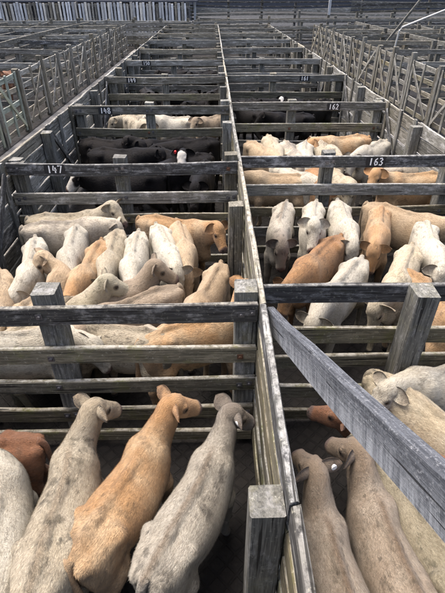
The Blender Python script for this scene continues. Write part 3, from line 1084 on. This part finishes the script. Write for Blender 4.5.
def calf(W, T, coat, label, group, s=None, lod='mid', tags=(), fur=False, curl=0.0, eyes=True, name='calf', cat='calf', a=None, smin=.86, tall=1.08, ylim=None, **q):
    """W, T: photograph pixels of withers and tail head"""
    s0 = s or .93
    d_away = T[1] > W[1]
    for _ in range(4):
        pw, pt = at(W[0], W[1], 1.10 * s0 * tall), at(T[0], T[1], 1.03 * s0 * tall)
        L = math.hypot(pw.x - pt.x, pw.y - pt.y)
        if s is None:
            s0 = min(1.06, max(smin, L / 1.0))
    d = Vector((pw.x - pt.x, pw.y - pt.y))
    ang = math.atan2(d.y, d.x)
    fw = Vector((math.cos(ang), math.sin(ang)))
    mid = (pw + pt) / 2
    a = a or ('T' if L > 1.12 * s0 and d.y < 0 else 'M')
    if a == 'T':
        loc = Vector((pt.x, pt.y)) + fw * .645 * s0
    elif a == 'W':
        loc = Vector((pw.x, pw.y)) - fw * .36 * s0
    else:
        loc = Vector((mid.x, mid.y)) + fw * .14 * s0
    if ylim:                                   # keep rump and head inside the pen
        lo, hi = ylim
        ends = [loc.y - fw.y * .68 * s0, loc.y + fw.y * .62 * s0, loc.y]
        half = .24 * s0 * abs(fw.x)
        if max(ends) + half > hi:
            loc.y -= max(ends) + half - hi
        elif min(ends) - half < lo:
            loc.y += lo - (min(ends) - half)
    V0, F0 = BASE[lod]
    parts = [(V0, [tuple(f) for f in F0])] + EARS[d.y > 0] + [tail_geo(curl)]
    Vs, Fs, o = [], [], 0
    for v, f in parts:
        Vs.append(v)
        Fs += [tuple(int(i) + o for i in ff) for ff in f]
        o += len(v)
    Vr = np.concatenate(Vs)
    seed = rng.uniform(-40, 40, 3)
    q.setdefault('bend', float(rng.uniform(-.25, .25)))
    q.setdefault('width', float(rng.uniform(.93, 1.05)))
    q.setdefault('stride', float(rng.uniform(-.08, .08)))
    SC = np.array((s0, s0, s0 * tall))
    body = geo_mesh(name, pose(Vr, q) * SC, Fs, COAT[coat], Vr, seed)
    ob = bpy.data.objects.new(name, body)
    link(ob)
    ob.location = (loc.x, loc.y, 0)
    ob.rotation_euler = (0, 0, ang)
    tag(ob, label, cat, group)
    if eyes:
        for sg in (1, -1):
            v, f = sphere_geo((.943, sg * .080, 1.108), (.026, .017, .021))
            link(bpy.data.objects.new('eye', geo_mesh('eye', pose(v, q) * SC, f, M['eye'], v, seed)), ob)
    for sg, col in tags:
        v, f = tag_geo(sg)
        link(bpy.data.objects.new('ear_tag', geo_mesh('ear_tag', pose(v, q) * SC, f, M['tag' + col], v, seed, False)), ob)
    if fur:
        v, f, r = FUR
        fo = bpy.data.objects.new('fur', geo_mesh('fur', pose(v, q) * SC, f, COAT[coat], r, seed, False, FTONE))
        fo['kind'] = 'stuff'
        link(fo, ob)
    return ob


G1 = 'calves in the front left pen'
N = dict(lod='near', fur=True)
calf((71, 452), (30, 592), 'dusty', 'dusty cream calf with raised head, left of the orange calf', G1, np=10, ny=-22, hy=-18, hp=-10, curl=.2, width=1.1, bend=.05, **N)
calf((146, 442), (72, 560), 'orange', 'big orange calf with raised head in the front left pen', G1, np=16, ny=-18, hy=-26, hp=-10, curl=-1.0, width=1.12, bend=.1, **N)
calf((212, 455), (148, 578), 'greyish', 'grey cream calf with dark head beside the thick central post', G1, np=8, ny=-4, hy=-40, hp=-14, tags=[(-1, 'white')], curl=.3, width=1.08, bend=.1, **N)
calf((0, 472), (-12, 600), 'white', 'white calf cut off by the left edge, nearest the camera', G1, np=-25, ny=30, curl=.2, **N)
calf((-50, 446), (8, 446), 'brown', 'red brown calf behind the white one at the left edge', G1, np=0, **N)
G2 = 'calves in the front right pen'
calf((334, 542), (372, 664), 'beige', 'beige calf with white ear tag squeezed against the central fence', G2, np=20, ny=0, hy=14, hp=-8, tags=[(-1, 'white')], s=.90, width=.95, bend=0, **N)
calf((388, 522), (434, 632), 'beige', 'larger beige calf with head turned left, beside the sloping beam', G2, np=18, ny=8, hy=26, hp=-10, tags=[(-1, 'white')], s=.92, width=.95, bend=0, **N)
calf((382, 432), (462, 474), 'brown', 'red brown calf lifting its muzzle under the sloping beam', G2, np=0, ny=10, hy=8, hp=24, s=.86, width=.85, a='W', **N)
calf((410, 490), (480, 600), 'mud', 'olive muddied calf half hidden under the sloping beam', G2, np=-20, ny=0, s=.92, width=.9, **N)
calf((462, 425), (384, 377), 'cream', 'tan backed cream calf just right of the sloping beam', G2, np=-5, s=.95, **N)
calf((425, 372), (505, 360), 'white', 'white calf behind the tan backed one at the right edge', G2, np=-8, ny=8, s=.95, **N)

P3 = dict(width=.86, s=.94, tall=1.17, ylim=(3.3, 6.72))
G3 = 'calves in the crowded left pen below number 147'
calf((92, 208), (30, 214), 'cream', 'cream calf along the back rails under number 147, muddy head lifted', G3, np=6, ny=-10, hy=-45, hp=-10, **P3)
calf((84, 219), (26, 226), 'patch', 'cream calf with a dark grey shoulder patch at the pen back', G3, np=-15, ny=-15, hp=-10, **P3)
calf((205, 219), (142, 212), 'orange', 'orange calf along the back rails with head at the central fence', G3, np=-4, ny=-8, hy=-20, hp=-8, **P3)
calf((22, 288), (36, 236), 'white', 'white calf rump up in the far left corner of the crowded pen', G3, np=-30, ny=-20, **P3)
calf((54, 276), (14, 318), 'peach', 'pale tan calf at the left looking back over its shoulder', G3, np=2, ny=62, hy=75, hp=-12, **P3)
calf((62, 262), (78, 223), 'white', 'greyish white calf rump up, second along from the left wall', G3, np=-30, ny=10, **P3)
calf((76, 276), (103, 239), 'orange', 'orange tan calf between two white ones, tail to the back', G3, np=-30, **P3)
calf((101, 274), (117, 228), 'cream', 'cream white calf in the middle of the pen, tail to the back', G3, np=-28, **P3)
calf((127, 272), (138, 230), 'white', 'clean white calf behind the taupe raised head', G3, np=-30, ny=5, **P3)
calf((176, 258), (158, 223), 'white', 'white calf with pink nose lowered towards the camera', G3, np=-20, ny=4, hp=-20, **P3)
calf((192, 268), (178, 219), 'peach', 'tan calf with ridged spine beside the white pink nosed one', G3, np=-34, **P3)
calf((116, 286), (60, 306), 'taupe', 'taupe calf with raised head and neck in the pen centre', G3, np=14, ny=8, hy=-28, hp=-10, **P3)
calf((62, 312), (4, 344), 'green', 'cream calf with green stained face held above the front rail', G3, np=10, ny=-16, hy=-20, hp=-4, **P3)
calf((108, 305), (172, 286), 'taupe', 'long backed taupe calf standing crosswise behind the front top rail', G3, np=-20, ny=20, **P3)
calf((192, 306), (223, 262), 'peach', 'pale peach calf with its rump near the central fence', G3, np=-25, **P3)
calf((214, 322), (152, 344), 'orange', 'orange calf behind the front rails with rounded ear and head up', G3, np=14, ny=38, hy=-10, hp=-20, **P3)
calf((100, 326), (150, 340), 'dusty', 'speckled cream calf facing left between the front rails', G3, np=-10, ny=-12, hy=-20, hp=-15, **P3)
calf((-12, 318), (2, 268), 'peach', 'tan calf cut off by the left edge beside the corner posts', G3, np=-20, **P3)
calf((20, 342), (-30, 352), 'white', 'white calf low behind the front rails at the left edge', G3, np=-28, ny=-15, **P3)

P4 = dict(width=.86, s=1.0, tall=1.15, ylim=(3.5, 7.02))
G4 = 'calves in the right middle pen below number 163'
calf((270, 226), (281, 189), 'greyish', 'grey white calf with dark face, next to the central fence', G4, np=-18, ny=6, hp=-22, **P4)
calf((307, 221), (308, 189), 'white', 'white calf facing the camera with its head up', G4, np=14, ny=-14, hy=10, hp=-30, **P4)
calf((350, 229), (333, 191), 'white', 'white calf with lowered head beside the orange face', G4, np=-22, ny=0, hp=-20, **P4)
calf((292, 272), (338, 234), 'rust', 'rusty orange calf with broad back in front of the white ones', G4, np=-28, ny=-10, **P4)
calf((379, 241), (382, 204), 'orange', 'orange calf facing the camera with a pale muzzle', G4, np=-20, ny=-4, hp=-22, **P4)
calf((438, 212), (362, 195), 'peach', 'tan calf standing broadside along the back rails on the right', G4, np=-10, **P4)
calf((441, 256), (424, 218), 'white', 'white calf at the right edge with its tail to the back', G4, np=-25, **P4)
calf((396, 284), (414, 244), 'cream', 'cream calf with head lowered between the right front rails', G4, np=-32, ny=-14, hp=-25, **P4)
calf((330, 288), (364, 256), 'white', 'off white calf right of the rusty orange one', G4, np=-30, ny=8, **P4)
calf((470, 330), (436, 305), 'orange', 'orange calf at the right edge behind the thick front post', G4, np=-20, **P4)

P5 = dict(width=.92, smin=.98, tall=1.12, ylim=(7.35, 11.04))
G5 = 'cattle in the right pen between numbers 162 and 163'
calf((275, 152), (249, 141), 'peach', 'tan calf in the corner by the central fence below number 162', G5, np=-22, **P5)
calf((278, 147), (268, 135), 'cream', 'cream calf rump up, second from the central fence below 162', G5, np=-25, **P5)
calf((296, 152), (284, 140), 'patch', 'grey patched calf in the middle of the pen below 162', G5, np=-25, **P5)
calf((306, 158), (304, 141), 'white', 'white calf rump towards the far rails in the pen centre below 162', G5, np=-25, **P5)
calf((338, 150), (312, 137), 'dusty', 'speckled tan calf right of the white rump below 162', G5, np=-22, **P5)
calf((330, 137), (368, 136), 'orange', 'orange calf broadside along the rails below number 162', G5, np=-14, **P5)
calf((350, 154), (386, 140), 'white', 'white calf with broad back by the right wall below 162', G5, np=-20, **P5)
calf((262, 172), (312, 178), 'peach', 'long backed tan calf behind the upper rails of fence 163', G5, np=-20, **P5)
calf((302, 172), (278, 166), 'white', 'white calf between the tan back and the rusty one at fence 163', G5, np=-22, **P5)
calf((322, 178), (312, 165), 'rust', 'rusty calf left of the middle post of fence 163', G5, np=-22, **P5)
calf((392, 174), (450, 174), 'orange', 'tan calf looking over its shoulder below the painted number 163', G5, np=4, ny=10, hy=35, hp=-18, **P5)
calf((346, 176), (330, 168), 'cream', 'cream calf with lowered face right of the post of fence 163', G5, np=-10, ny=-20, hp=-15, **P5)
calf((420, 160), (392, 166), 'patch', 'white calf with dark specks behind the tan one below 163', G5, np=-20, **P5)

P6 = dict(tall=1.12, ylim=(7.1, 10.7))
G6 = 'black cattle in the left pen below number 148'
B = dict(s=1.06)
calf((140, 142), (82, 139), 'black', 'black heifer broadside with its rump at the left wall', G6, np=-10, tags=[(1, 'red')], **B, **P6)
calf((150, 150), (90, 150), 'black', 'black heifer just above the number 147 rail, nearest to it', G6, np=-12, **B, **P6)
calf((138, 131), (196, 128), 'black', 'black heifer farthest back with a red ear tag', G6, np=0, ny=-12, hy=-20, tags=[(-1, 'red')], **B, **P6)
calf((176, 140), (216, 137), 'black', 'big black heifer with square rump by the central fence', G6, np=-16, **B, **P6)
calf((176, 152), (150, 145), 'blackwf', 'black heifer with a white blaze in the middle of the group', G6, np=6, ny=-30, hy=-30, hp=-15, tags=[(-1, 'red')], **B, **P6)
calf((172, 160), (206, 154), 'black', 'dark heifer low behind the 147 rail near the central fence', G6, np=-15, **B, **P6)
calf((108, 172), (160, 172), 'blackwf', 'black heifer with white cheek under the 147 rail', G6, np=-8, ny=-10, hy=10, tags=[(1, 'red')], **B, **P6)
calf((200, 172), (206, 160), 'black', 'black heifer rump behind the rails right of the middle post', G6, np=-15, **B, **P6)

P7 = dict(smin=.98, tall=1.12, ylim=(11.1, 14.8))
G7 = 'cattle in the left pen below number 149'
calf((118, 117), (150, 113), 'cream', 'cream calf by the left wall right of the number 148', G7, np=-14, s=.9, **P7)
calf((146, 121), (128, 115), 'dusty', 'dusty calf behind the painted number 148 rail', G7, np=-14, **P7)
calf((172, 116), (190, 119), 'white', 'white calf just over the rail of fence 148 at its middle', G7, np=-12, **P7)
calf((206, 117), (224, 115), 'taupe', 'brownish calf by the central fence with a pale face', G7, np=-4, ny=20, **P7)
G8 = 'black cattle in the far left pens'
calf((150, 92), (144, 88), 'black', 'black heifer at the left of the pen above number 148', G8, np=-10)
calf((206, 95), (222, 88), 'black', 'black heifer beside the central fence below number 149', G8, np=-10)
calf((192, 101), (210, 99), 'black', 'black heifer with low back right of centre below 149', G8, np=-10)
calf((176, 93), (196, 91), 'black', 'black heifer behind the middle post of fence 148', G8, np=-10)
calf((160, 98), (180, 99), 'black', 'black heifer right of the leftmost one above 148', G8, np=-10)
calf((164, 71), (188, 70), 'black', 'black heifer broadside below the painted number 150', G8, np=-10)
calf((190, 73), (214, 71), 'black', 'black heifer following another below the number 150', G8, np=-10)
P9 = dict(smin=.98, tall=1.12, ylim=(11.4, 15.0))
G9 = 'black cattle in the right pen below number 161'
calf((262, 92), (244, 88), 'black', 'black heifer in the corner by the central fence below 161', G9, np=-10, **P9)
calf((262, 86), (292, 86), 'black', 'black heifer broadside along the rails below 161', G9, np=-10, **P9)
calf((288, 92), (314, 94), 'blackwf', 'black heifer with white face right of the group below 161', G9, np=4, hy=30, ny=20, **P9)
calf((282, 113), (310, 115), 'black', 'black heifer behind the upper rails of fence 162', G9, np=-10, **P9)
calf((246, 106), (262, 113), 'black', 'black heifer with lowered back at fence 162 by the central fence', G9, np=-10, **P9)
calf((300, 104), (330, 100), 'black', 'black heifer left of the painted number 162', G9, np=-10, **P9)
calf((-4, 74), (18, 70), 'brown', 'red brown cow behind the pale green gate at the left edge', 'cattle beyond the left alley', np=-5, s=1.06)
